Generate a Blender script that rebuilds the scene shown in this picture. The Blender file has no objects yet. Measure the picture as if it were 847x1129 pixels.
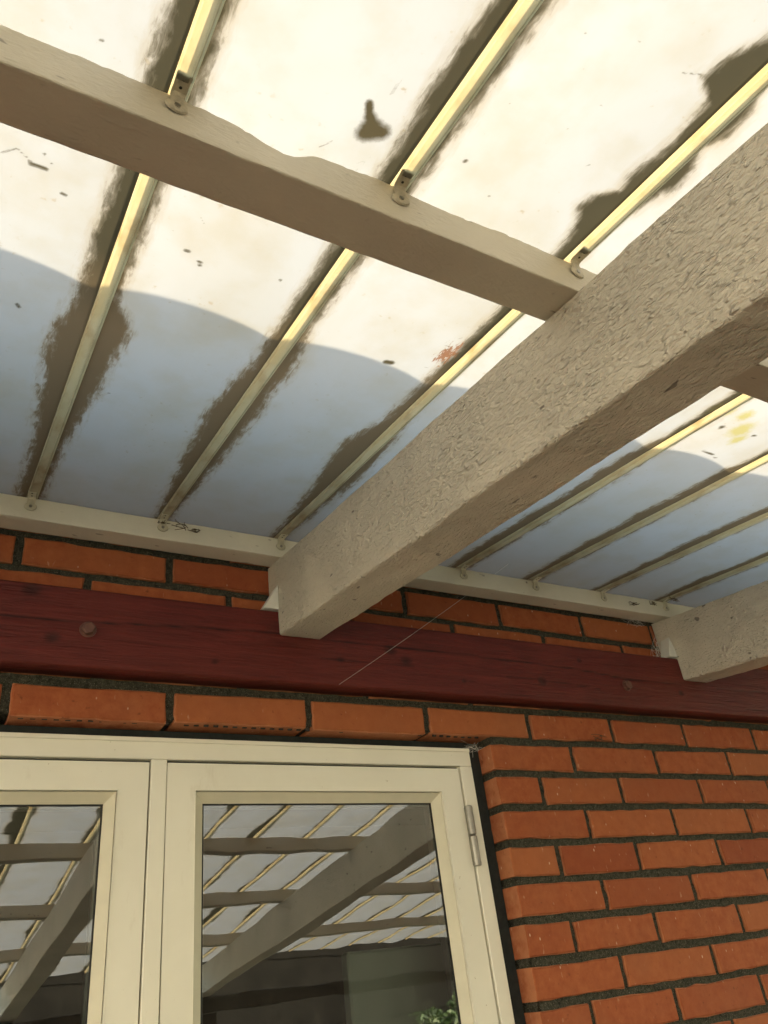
import bpy, bmesh, math, random
from math import radians as RAD
import numpy as np
from mathutils import Vector, Matrix, noise as mnoise
random.seed(7)
scn = bpy.context.scene
C = scn.collection

# ------------------------------------------------------------------ camera, sky, sun, exposure
cam_d = bpy.data.cameras.new('camera'); cam = bpy.data.objects.new('camera', cam_d); C.objects.link(cam)
R = Matrix(((0.8706858585, -0.1698268860, -0.4615896061), (-0.4786276243, -0.5086266492, -0.7156916437), (-0.1132330914, 0.8440721298, -0.5241378698)))
# columns of R are the camera axes in the world
cam.matrix_world = Matrix.Translation((-0.089887, -1.218106, -0.397177)) @ R.to_4x4()
cam_d.sensor_fit = 'VERTICAL'; cam_d.sensor_height = 36; cam_d.lens = 855.477 / 1129 * 36
cam_d.clip_start = 0.01; cam_d.clip_end = 500
scn.camera = cam

SUN = Vector((0.62, 0.62, 0.62)).normalized()          # direction towards the sun: over the house roof
el = math.asin(SUN.z); az = math.atan2(SUN.x, SUN.y)
W = bpy.data.worlds.new("World"); scn.world = W; W.use_nodes = True
nt = W.node_tree; bg = nt.nodes['Background']
sky = nt.nodes.new('ShaderNodeTexSky'); sky.sky_type = 'NISHITA'; sky.sun_disc = False
sky.sun_elevation = el; sky.sun_rotation = az
sky.air_density = 1.0; sky.dust_density = 1.5
warm = nt.nodes.new('ShaderNodeMix'); warm.data_type = 'RGBA'; warm.blend_type = 'MULTIPLY'; warm.inputs[0].default_value = 1
warm.inputs[7].default_value = (1.12, 1.0, .76, 1)      # the camera's warm white balance
nt.links.new(sky.outputs[0], warm.inputs[6]); nt.links.new(warm.outputs[2], bg.inputs[0]); bg.inputs[1].default_value = 0.15
sl = bpy.data.lights.new('sun', 'SUN'); so = bpy.data.objects.new('sun', sl); C.objects.link(so)
sl.energy = 2.35; sl.angle = RAD(0.55); sl.color = (1.0, 0.90, 0.73)
so.rotation_euler = SUN.to_track_quat('Z', 'Y').to_euler()
scn.view_settings.view_transform = 'Standard'; scn.view_settings.look = 'None'
scn.view_settings.exposure = 3.2; scn.view_settings.gamma = 1.0
scn.view_settings.use_curve_mapping = False
try:
    scn.cycles.max_bounces = 10; scn.cycles.diffuse_bounces = 6; scn.cycles.transmission_bounces = 8
    scn.cycles.glossy_bounces = 4; scn.cycles.transparent_max_bounces = 12
    scn.cycles.sample_clamp_indirect = 6
except Exception: pass

# ------------------------------------------------------------------ numbers measured off the photograph
H = 0.0634          # brick course
B = 0.24            # brick module
S = 0.1220          # roof falls outwards (z = z0 + S*y)
ZP = 0.3111         # rafter tops at the wall
ZQ = 0.3596         # purlin tops / underside of glazing bars
SH = 0.0062          # sheet above ZQ
def zp(y): return ZP + S*y
def zq(y): return ZQ + S*y
BARSP = 0.2086
SK = -0.0122         # rafters and bars run very slightly askew to the wall
Y_OUT = -3.86       # outer edge of the roof
X0, X1 = -1.72, 3.6
GROUND = -2.0

# ------------------------------------------------------------------ helpers
def link(o, parent=None):
    C.objects.link(o)
    if parent is not None: o.parent = parent
    return o
def tag(o, label=None, cat=None, group=None, kind=None):
    if label: o['label'] = label
    if cat: o['category'] = cat
    if group: o['group'] = group
    if kind: o['kind'] = kind
    return o
def empty(name, loc=(0, 0, 0), rz=0):
    o = bpy.data.objects.new(name, None); o.location = loc; o.rotation_euler = (0, 0, rz)
    o.empty_display_size = .05
    return link(o)
def mesh_obj(name, me, mat, parent=None, smooth=False):
    o = bpy.data.objects.new(name, me); me.materials.append(mat) if mat else None
    if smooth:
        for p in me.polygons: p.use_smooth = True
    return link(o, parent)
def from_bm(name, bm, mat, parent=None, smooth=False):
    me = bpy.data.meshes.new(name); bmesh.ops.recalc_face_normals(bm, faces=bm.faces); bm.to_mesh(me); bm.free()
    return mesh_obj(name, me, mat, parent, smooth)
def add_box(bm, x0, x1, y0, y1, z0, z1, bev=0, seg=1):
    vs = [bm.verts.new(p) for p in ((x0,y0,z0),(x1,y0,z0),(x1,y1,z0),(x0,y1,z0),(x0,y0,z1),(x1,y0,z1),(x1,y1,z1),(x0,y1,z1))]
    fs = [bm.faces.new([vs[i] for i in f]) for f in ((3,2,1,0),(4,5,6,7),(0,1,5,4),(1,2,6,5),(2,3,7,6),(3,0,4,7))]
    if bev:
        es = list({e for f in fs for e in f.edges})
        bmesh.ops.bevel(bm, geom=es, offset=bev, segments=seg, affect='EDGES', profile=.6)
    return vs
def add_prism(bm, pts, a, b, f):
    """pts: 2D outline, f(u,v,w) -> 3D; extruded from w=a to w=b"""
    A = [bm.verts.new(f(u, v, a)) for u, v in pts]; Bv = [bm.verts.new(f(u, v, b)) for u, v in pts]
    n = len(pts); bm.faces.new(A[::-1]); bm.faces.new(Bv)
    for i in range(n): bm.faces.new((A[i], A[(i+1) % n], Bv[(i+1) % n], Bv[i]))
def add_tube(bm, pts, r, n=8, caps=True):
    rings = []
    for i, p in enumerate(pts):
        p = Vector(p); a = Vector(pts[max(i-1, 0)]); b = Vector(pts[min(i+1, len(pts)-1)])
        d = (b-a).normalized(); u = d.orthogonal().normalized(); v = d.cross(u)
        rr = r[i] if isinstance(r, (list, tuple)) else r
        rings.append([bm.verts.new(p + rr*(math.cos(t)*u + math.sin(t)*v)) for t in [2*math.pi*k/n for k in range(n)]])
    for i in range(len(rings)-1):
        # align ring start
        a, b = rings[i], rings[i+1]
        k0 = min(range(n), key=lambda k: (b[k].co-a[0].co).length)
        b = b[k0:]+b[:k0]; rings[i+1] = b
        for k in range(n): bm.faces.new((a[k], a[(k+1) % n], b[(k+1) % n], b[k]))
    if caps:
        bm.faces.new(rings[0][::-1]); bm.faces.new(rings[-1])

# ------------------------------------------------------------------ material helpers
class M:
    def __init__(s, name):
        s.m = bpy.data.materials.new(name); s.m.use_nodes = True
        s.n = s.m.node_tree.nodes; s.l = s.m.node_tree.links
        s.b = s.n['Principled BSDF']; s.out = s.n['Material Output']
        s.geo = None
    def new(s, t, **k):
        o = s.n.new(t)
        for a, v in k.items(): setattr(o, a, v)
        return o
    def lk(s, a, b): s.l.new(a, b)
    def coord(s, scale=(1, 1, 1), kind='Object', loc=(0, 0, 0), rot=(0, 0, 0)):
        tc = s.new('ShaderNodeTexCoord'); mp = s.new('ShaderNodeMapping')
        mp.inputs['Scale'].default_value = scale; mp.inputs['Location'].default_value = loc; mp.inputs['Rotation'].default_value = rot
        s.lk(tc.outputs[kind], mp.inputs[0]); return mp.outputs[0]
    def noise(s, vec, scale=5, detail=6, rough=.6, dist=0):
        o = s.new('ShaderNodeTexNoise'); o.inputs['Scale'].default_value = scale; o.inputs['Detail'].default_value = detail
        o.inputs['Roughness'].default_value = rough; o.inputs['Distortion'].default_value = dist
        if vec is not None: s.lk(vec, o.inputs['Vector'])
        return o.outputs['Fac']
    def ramp(s, f, stops, interp='LINEAR'):
        o = s.new('ShaderNodeValToRGB'); o.color_ramp.interpolation = interp
        e = o.color_ramp.elements
        while len(e) > 1: e.remove(e[-1])
        for i, (p, c) in enumerate(stops):
            c = (c, c, c, 1) if isinstance(c, (int, float)) else tuple(c)+(1,)
            if i == 0: e[0].position = p; e[0].color = c
            else: q = e.new(p); q.color = c
        s.lk(f, o.inputs[0]); return o.outputs[0]
    def mix(s, f, a, b, mode='MIX'):
        o = s.new('ShaderNodeMix'); o.data_type = 'RGBA'; o.blend_type = mode
        for sock, v in ((o.inputs[0], f), (o.inputs[6], a), (o.inputs[7], b)):
            if isinstance(v, (int, float)): sock.default_value = v if sock is o.inputs[0] else (v, v, v, 1)
            elif isinstance(v, tuple): sock.default_value = v+(1,)
            else: s.lk(v, sock)
        return o.outputs[2]
    def math(s, op, a, b=None, c=None, clamp=False):
        o = s.new('ShaderNodeMath'); o.operation = op; o.use_clamp = clamp
        for i, v in enumerate((a, b, c)):
            if v is None: continue
            if isinstance(v, (int, float)): o.inputs[i].default_value = v
            else: s.lk(v, o.inputs[i])
        return o.outputs[0]
    def attr(s, name):
        o = s.new('ShaderNodeAttribute'); o.attribute_name = name; return o
    def bump(s, h, strength=.5, dist=.002, normal=None):
        o = s.new('ShaderNodeBump'); o.inputs['Strength'].default_value = strength; o.inputs['Distance'].default_value = dist
        s.lk(h, o.inputs['Height'])
        if normal is not None: s.lk(normal, o.inputs['Normal'])
        return o.outputs[0]
    def set(s, color=None, rough=None, normal=None, spec=None, metal=None):
        for k, v in (('Base Color', color), ('Roughness', rough), ('Normal', normal), ('Specular IOR Level', spec), ('Metallic', metal)):
            if v is None: continue
            i = s.b.inputs[k]
            if isinstance(v, (int, float)): i.default_value = v
            elif isinstance(v, tuple): i.default_value = v+(1,)
            else: s.lk(v, i)
        return s.m

def simple(name, col, rough=.6, metal=0, var=.12, scale=30, bump=.0):
    m = M(name); v = m.coord(); n = m.noise(v, scale)
    c = m.mix(m.ramp(n, [(.3, 0), (.7, 1)]), tuple(x*(1-var) for x in col), tuple(min(1, x*(1+var)) for x in col))
    nm = m.bump(n, bump, .001) if bump else None
    return m.set(c, rough, nm, None, metal)

# ---- painted rough wood (rafters): old thick taupe-white paint, crazed and lumpy
def paint_wood(name, col, grain_axis, rough_amt=1.0, dirt=.5):
    m = M(name)
    sc = [1, 1, 1]; sc[grain_axis] = .42
    v = m.coord(tuple(sc))
    n1 = m.noise(v, 230, 5, .62, .5)
    n2 = m.noise(v, 420, 4, .6)
    sc2 = [1, 1, 1]; sc2[grain_axis] = .4
    rg = m.new('ShaderNodeTexNoise'); rg.noise_type = 'RIDGED_MULTIFRACTAL'; rg.normalize = True
    rg.inputs['Scale'].default_value = 225; rg.inputs['Detail'].default_value = 2; rg.inputs['Roughness'].default_value = .4; rg.inputs['Distortion'].default_value = .8
    m.lk(m.coord(tuple(sc2)), rg.inputs['Vector']); ridg = rg.outputs['Fac']
    vo = m.new('ShaderNodeTexVoronoi'); vo.feature = 'DISTANCE_TO_EDGE'; vo.inputs['Scale'].default_value = 120
    m.lk(v, vo.inputs['Vector'])
    big = m.noise(m.coord(), 5, 5, .6)
    pit = m.ramp(m.noise(v, 210, 3, .5, .8), [(.16, 0), (.26, 1)])
    vv = m.coord(tuple(x*.9 for x in sc), loc=(3, 1, 2))
    specks = m.ramp(m.noise(vv, 90, 2, .4), [(.24, 1), (.28, 0)])
    base = m.mix(m.ramp(big, [(.3, 0), (.7, 1)]), tuple(x*.88 for x in col), tuple(x*1.06 for x in col))
    base = m.mix(m.math('MULTIPLY', m.math('SUBTRACT', 1.0, pit), .30*dirt+.05), base, (.16, .13, .09))
    base = m.mix(m.math('MULTIPLY', specks, dirt), base, (.10, .075, .05))
    # rusty nail bleeds and grime dots
    vd = m.new('ShaderNodeTexVoronoi'); vd.inputs['Scale'].default_value = 26; vd.inputs['Randomness'].default_value = 1
    m.lk(m.coord(), vd.inputs['Vector'])
    dots = m.ramp(vd.outputs['Distance'], [(.05, 1), (.10, 0)])
    sel = m.ramp(m.noise(m.coord(), 14, 2), [(.56, 0), (.6, 1)])
    base = m.mix(m.math('MULTIPLY', m.math('MULTIPLY', dots, sel), .8), base, (.09, .06, .035))
    h = m.math('ADD', m.math('MULTIPLY', n1, 1.0), m.math('MULTIPLY', n2, .35))
    h = m.math('ADD', h, m.math('MULTIPLY', m.ramp(vo.outputs['Distance'], [(0, 0), (.18, 1)]), .25))
    h = m.math('ADD', h, m.math('MULTIPLY', pit, .5))
    h = m.math('ADD', h, m.math('MULTIPLY', ridg, 1.5))
    md = m.ramp(m.noise(m.coord(loc=(7, 1, 4)), 6, 4, .55), [(.36, .45), (.58, 1)])
    h = m.math('MULTIPLY', h, md)
    nm = m.bump(h, 1.0*rough_amt, .0052)
    return m.set(base, .52, nm, .5)
TAUPE = (.71, .655, .535)
m_rafter = paint_wood('rafter_paint', TAUPE, 1, 1.0, .75)
m_purlin = paint_wood('purlin_paint', (.60, .54, .425), 0, .22, .6)
m_batten = paint_wood('batten_paint', (.80, .765, .645), 0, .18, .45)

def brick_mat():
    m = M('red_brick'); v = m.coord()
    a = m.attr('tone'); sep = m.new('ShaderNodeSeparateColor'); m.lk(a.outputs['Color'], sep.inputs[0])
    n = m.noise(v, 45, 6, .65); big = m.noise(v, 9, 3); fine = m.noise(v, 420, 3)
    c = m.mix(m.ramp(n, [(.28, 0), (.72, 1)]), (.285, .066, .023), (.42, .127, .047))
    c = m.mix(m.math('MULTIPLY', sep.outputs[0], .6), c, (.24, .050, .020))
    c = m.mix(m.math('MULTIPLY', sep.outputs[1], .55), c, (.40, .135, .05))
    c = m.mix(m.ramp(big, [(.45, 0), (.75, .35)]), c, (.30, .11, .05))
    eg = m.attr('edge').outputs['Fac']
    c = m.mix(m.math('MULTIPLY', m.ramp(m.math('ADD', eg, m.math('MULTIPLY', m.math('SUBTRACT', n, .5), 1.2)), [(.45, 0), (.9, 1)]), .5), c, (.50, .22, .11))
    scr = m.ramp(m.noise(m.coord((1, 1, .35), loc=(4, 4, 9), rot=(0, RAD(15), 0)), 120, 3, .5, .4), [(.68, 0), (.74, .5)])
    c = m.mix(scr, c, (.56, .33, .20))
    # lime specks
    vd = m.new('ShaderNodeTexVoronoi'); vd.inputs['Scale'].default_value = 75; m.lk(m.coord((1, 1, .55)), vd.inputs['Vector'])
    dots = m.ramp(vd.outputs['Distance'], [(.07, 1), (.13, 0)])
    sel = m.ramp(m.noise(m.coord(loc=(5, 2, 1)), 19, 3), [(.52, 0), (.60, 1)])
    c = m.mix(m.math('MULTIPLY', m.math('MULTIPLY', dots, sel), .8), c, (.70, .52, .36))
    dk = m.ramp(m.noise(m.coord(loc=(1, 7, 3)), 70, 4, .6), [(.27, .6), (.36, 0)])
    c = m.mix(dk, c, (.13, .035, .015))
    h = m.math('ADD', m.math('MULTIPLY', n, .8), m.math('MULTIPLY', fine, .35))
    return m.set(c, .82, m.bump(h, .8, .0022), .25)
m_brick = brick_mat()
m_clipdark = simple('dark_hole', (.03, .025, .02), .7, 0, .2, 90)
def mortar_mat():
    m = M('dark_mortar'); v = m.coord(); n = m.noise(v, 130, 5, .7); f = m.noise(v, 600, 3)
    c = m.mix(m.ramp(n, [(.35, 0), (.7, 1)]), (.030, .032, .025), (.11, .105, .078))
    c = m.mix(m.ramp(f, [(.56, 0), (.68, .85)]), c, (.26, .24, .18))
    return m.set(c, .95, m.bump(m.math('ADD', n, f), .9, .004), .1)
m_mortar = mortar_mat()

def red_mat():
    m = M('oxblood_paint')
    v = m.coord((.10, 1, 1)); v2 = m.coord((.05, 1, 1.0), loc=(2, 0, 0))
    g = m.noise(v, 90, 6, .65, .6); g2 = m.noise(v2, 260, 4, .6); big = m.noise(m.coord(), 6, 4)
    kn = m.attr('knot').outputs['Fac']; cr = m.attr('crack').outputs['Fac']
    c = m.mix(m.ramp(g, [(.3, 0), (.75, 1)]), (.080, .0118, .0095), (.158, .0235, .0185))
    c = m.mix(m.ramp(big, [(.4, 0), (.7, .45)]), c, (.15, .026, .018))
    c = m.mix(m.ramp(g2, [(.66, 0), (.76, .35)]), c, (.25, .08, .06))
    c = m.mix(m.math('MULTIPLY', kn, .9), c, (.035, .007, .006))
    c = m.mix(cr, c, (.012, .003, .003))
    h = m.math('ADD', m.math('MULTIPLY', g, 1.), m.math('MULTIPLY', g2, .5))
    return m.set(c, .5, m.bump(h, 1., .0034), .3)
m_red = red_mat()
def red_plain():
    return m_red

def frame_mat():
    m = M('cream_window_paint'); n = m.noise(m.coord((1, 1, .35)), 60, 5); b = m.noise(m.coord(), 7, 4)
    c = m.mix(m.ramp(b, [(.35, 0), (.7, 1)]), (.81, .78, .66), (.86, .83, .71))
    sp = m.ramp(m.noise(m.coord(loc=(3, 3, 3)), 130, 2), [(.74, 0), (.78, .6)])
    c = m.mix(sp, c, (.42, .35, .22))
    sm = m.ramp(m.noise(m.coord((1, 1, .3), loc=(9, 3, 3)), 16, 6, .7), [(.62, 0), (.74, .3)])
    c = m.mix(sm, c, (.52, .45, .31))
    return m.set(c, .42, m.bump(n, .12, .001), .4)
m_frame = frame_mat()
m_bead = simple('glazing_bead_grey', (.64, .60, .46), .5, 0, .05, 20)
m_gasket = simple('black_gasket', (.012, .013, .012), .6, 0, .3, 60)
m_sealant = simple('dark_joint_sealant', (.012, .016, .015), .8, 0, .4, 90, .5)
m_hinge = simple('hinge_steel', (.34, .325, .29), .33, .9, .12, 60)
m_spacer = simple('aluminium_spacer', (.25, .26, .25), .4, .6, .1, 40)

def glass_mat():
    m = M('coated_glass')
    for nd in [m.b]: m.n.remove(nd)
    tr = m.new('ShaderNodeBsdfTransparent'); tr.inputs[0].default_value = (.80, .86, .82, 1)
    gl = m.new('ShaderNodeBsdfGlossy'); gl.inputs['Roughness'].default_value = 0.0; gl.inputs[0].default_value = (.93, .96, .97, 1)
    wv = m.noise(m.coord(), 5, 2, .5)
    nm = m.bump(wv, .05, .01)
    m.lk(nm, gl.inputs['Normal'])
    fr = m.new('ShaderNodeFresnel'); fr.inputs[0].default_value = 1.9
    f = m.math('MULTIPLY_ADD', fr.outputs[0], 1.5, .14, clamp=True)
    # dusty film
    df = m.new('ShaderNodeBsdfDiffuse'); df.inputs[0].default_value = (.45, .45, .40, 1)
    mx = m.new('ShaderNodeMixShader'); m.lk(f, mx.inputs[0]); m.lk(tr.outputs[0], mx.inputs[1]); m.lk(gl.outputs[0], mx.inputs[2])
    dust = m.ramp(m.noise(m.coord((1, 1, .4)), 9, 6, .65), [(.35, .004), (.8, .03)])
    m2 = m.new('ShaderNodeMixShader'); m.lk(dust, m2.inputs[0]); m.lk(mx.outputs[0], m2.inputs[1]); m.lk(df.outputs[0], m2.inputs[2])
    m.lk(m2.outputs[0], m.out.inputs[0]); return m.m
m_glass = glass_mat()

def sheet_mat():
    """opal plastic roofing: translucent; the mask fields 'stain', 'spot' and 'algae' are dirt lying on the sheet"""
    m = M('opal_roof_sheet'); m.n.remove(m.b)
    v = m.coord()
    st = m.attr('stain').outputs['Fac']     # signed distance in metres, positive inside the dirt
    sp = m.attr('spot').outputs['Fac']; al = m.attr('algae').outputs['Fac']
    # feathered edge: streaks running slantwise off the bars
    vs = m.coord((1, .22, 1), rot=(0, 0, RAD(-58)))
    n1 = m.noise(vs, 150, 5, .7, .5); n2 = m.noise(v, 55, 5, .6)
    fe = m.math('ADD', m.math('MULTIPLY', m.math('SUBTRACT', n1, .5), .034), m.math('MULTIPLY', m.math('SUBTRACT', n2, .5), .012))
    dn0 = m.attr('dense').outputs['Fac']
    fe = m.math('MULTIPLY', fe, m.math('MULTIPLY_ADD', dn0, -.48, 1.15))
    f = m.math('ADD', st, fe)
    dn = m.attr('dense').outputs['Fac']
    core = m.ramp(m.math('MULTIPLY_ADD', f, 60, .5, clamp=True), [(.18, 0), (.5, .7), (.8, 1)])
    halo = m.ramp(m.math('MULTIPLY_ADD', f, 26, .5, clamp=True), [(.16, 0), (.34, .45), (.6, 1)])
    # loose dirt
    blot = m.ramp(m.noise(m.coord(loc=(4, 2, 0)), 13, 6, .65), [(.46, 0), (.80, .55)])
    pepper = m.ramp(m.noise(m.coord(loc=(1, 5, 0)), 120, 3, .5), [(.66, 0), (.73, .7)])
    psel = m.ramp(m.noise(m.coord(loc=(8, 5, 0)), 11, 3, .5), [(.48, 0), (.62, 1)])
    pep = m.math('MULTIPLY', pepper, psel)
    spf = m.ramp(m.math('ADD', sp, m.math('MULTIPLY', m.math('SUBTRACT', m.noise(v, 260, 4, .7), .5), .35)), [(.36, 0), (.60, .6), (.85, 1)])
    alg = m.ramp(m.math('ADD', al, m.math('MULTIPLY', m.math('SUBTRACT', m.noise(v, 120, 4, .7), .5), .9)), [(.30, 0), (.85, .75)])
    ru = m.attr('rust').outputs['Fac']
    rst = m.ramp(m.math('ADD', ru, m.math('MULTIPLY', m.math('SUBTRACT', m.noise(m.coord((1, .3, 1), rot=(0, 0, RAD(-55))), 210, 4, .65, .8), .5), 2.6)), [(.62, 0), (.85, .9)])
    # warm / cool unevenness of the plastic itself
    t0 = m.mix(m.noise(m.coord(loc=(3, 3, 0)), 3.5, 4, .5), (.200, .194, .180), (.221, .213, .192))
    cloud = m.ramp(m.noise(m.coord((1, .55, 1), loc=(11, 2, 0)), 7, 7, .62, .6), [(.42, 0), (.62, .30), (.75, .6)])
    t0 = m.mix(cloud, t0, (.190, .170, .13))
    smear = m.ramp(m.noise(m.coord((1, .12, 1), loc=(2, 9, 0), rot=(0, 0, RAD(20))), 40, 5, .6, .3), [(.55, 0), (.72, .12)])
    t0 = m.mix(smear, t0, (.18, .155, .11))
    t = m.mix(blot, t0, (.165, .135, .08))
    t = m.mix(m.math('MULTIPLY', halo, .6), t, (.145, .10, .042))
    t = m.mix(alg, t, (.17, .145, .03))
    t = m.mix(pep, t, (.15, .11, .06))
    t = m.mix(m.math('MULTIPLY', core, .97), t, m.mix(dn, (.070, .047, .024), (.020, .017, .009)))
    t = m.mix(rst, t, (.105, .040, .014))
    t = m.mix(spf, t, (.03, .024, .012))
    d = m.mix(m.math('MULTIPLY', halo, .5), (.44, .44, .44), (.24, .20, .14))
    d = m.mix(core, d, m.mix(dn, (.185, .125, .065), (.08, .068, .04)))
    d = m.mix(spf, d, (.16, .13, .08))
    d = m.mix(rst, d, (.25, .11, .05))
    d = m.mix(alg, d, (.45, .42, .15))
    tr = m.new('ShaderNodeBsdfTranslucent'); m.lk(t, tr.inputs[0])
    df = m.new('ShaderNodeBsdfDiffuse'); m.lk(d, df.inputs[0])
    nm = m.bump(m.noise(m.coord((1, .3, 1)), 30, 3), .15, .003)
    m.lk(nm, df.inputs['Normal'])
    mx = m.new('ShaderNodeMixShader'); mx.inputs[0].default_value = .26
    m.lk(tr.outputs[0], mx.inputs[1]); m.lk(df.outputs[0], mx.inputs[2])
    gl = m.new('ShaderNodeBsdfGlossy'); gl.inputs['Roughness'].default_value = .35
    m2 = m.new('ShaderNodeMixShader'); m2.inputs[0].default_value = .03
    m.lk(mx.outputs[0], m2.inputs[1]); m.lk(gl.outputs[0], m2.inputs[2])
    m.lk(m2.outputs[0], m.out.inputs[0]); return m.m
m_sheet = sheet_mat()
def bar_mat():
    m = M('yellowed_plastic_bar'); m.n.remove(m.b)
    n = m.noise(m.coord((1, .25, 1)), 60, 5, .6); b = m.noise(m.coord((1, .5, 1), loc=(2, 2, 2)), 25, 4)
    c = m.mix(m.ramp(n, [(.35, 0), (.7, 1)]), (.30, .232, .108), (.335, .272, .150))
    c = m.mix(m.ramp(b, [(.52, 0), (.70, .7)]), c, (.17, .095, .03))
    tr = m.new('ShaderNodeBsdfTranslucent'); m.lk(c, tr.inputs[0])
    d = m.mix(m.ramp(b, [(.58, 0), (.75, .5)]), (.42, .41, .335), (.26, .20, .12))
    df = m.new('ShaderNodeBsdfDiffuse'); m.lk(d, df.inputs[0])
    mx = m.new('ShaderNodeMixShader'); mx.inputs[0].default_value = .35
    m.lk(tr.outputs[0], mx.inputs[1]); m.lk(df.outputs[0], mx.inputs[2])
    m.lk(mx.outputs[0], m.out.inputs[0]); return m.m
m_bar = bar_mat()
m_cap = simple('grey_cap_strip', (.30, .28, .24), .6, 0, .2, 40)
m_clip = simple('painted_clip', (.52, .46, .34), .5, .2, .3, 90, .4)
m_clipdark = simple('clip_hole', (.03, .025, .02), .7, 0, .2, 90)

# ------------------------------------------------------------------ ground, garden setting
def ground_mat():
    m = M('lawn_ground'); n = m.noise(m.coord(), 3, 8, .7); n2 = m.noise(m.coord(), 60, 5, .7)
    c = m.mix(m.ramp(n, [(.35, 0), (.7, 1)]), (.035, .06, .015), (.075, .10, .03))
    return m.set(c, .9, m.bump(n2, .8, .03), .2)
bm = bmesh.new(); s = 120
vs = [bm.verts.new((x, y, GROUND)) for x, y in ((-s, -s), (s, -s), (s, s), (-s, s))]; bm.faces.new(vs)
tag(from_bm('ground', bm, ground_mat()), kind='structure')
def pave_mat():
    m = M('terrace_paving'); br = m.new('ShaderNodeTexBrick'); br.offset = .5
    br.inputs['Scale'].default_value = 1; br.inputs['Brick Width'].default_value = .4; br.inputs['Row Height'].default_value = .4
    br.inputs['Mortar Size'].default_value = .006
    br.inputs['Color1'].default_value = (.11, .093, .068, 1); br.inputs['Color2'].default_value = (.14, .118, .088, 1); br.inputs['Mortar'].default_value = (.08, .075, .06, 1)
    m.lk(m.coord(), br.inputs[0]); n = m.noise(m.coord(), 8, 7, .7)
    c = m.mix(m.ramp(n, [(.35, 0), (.75, .4)]), br.outputs[0], (.16, .15, .11))
    return m.set(c, .85, m.bump(br.outputs[1], -.5, .01), .3)
bm = bmesh.new(); add_box(bm, -4.3, 5.2, -5.7, -.004, GROUND-.1, GROUND+.03)
tag(from_bm('terrace', bm, pave_mat()), kind='structure')

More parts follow.
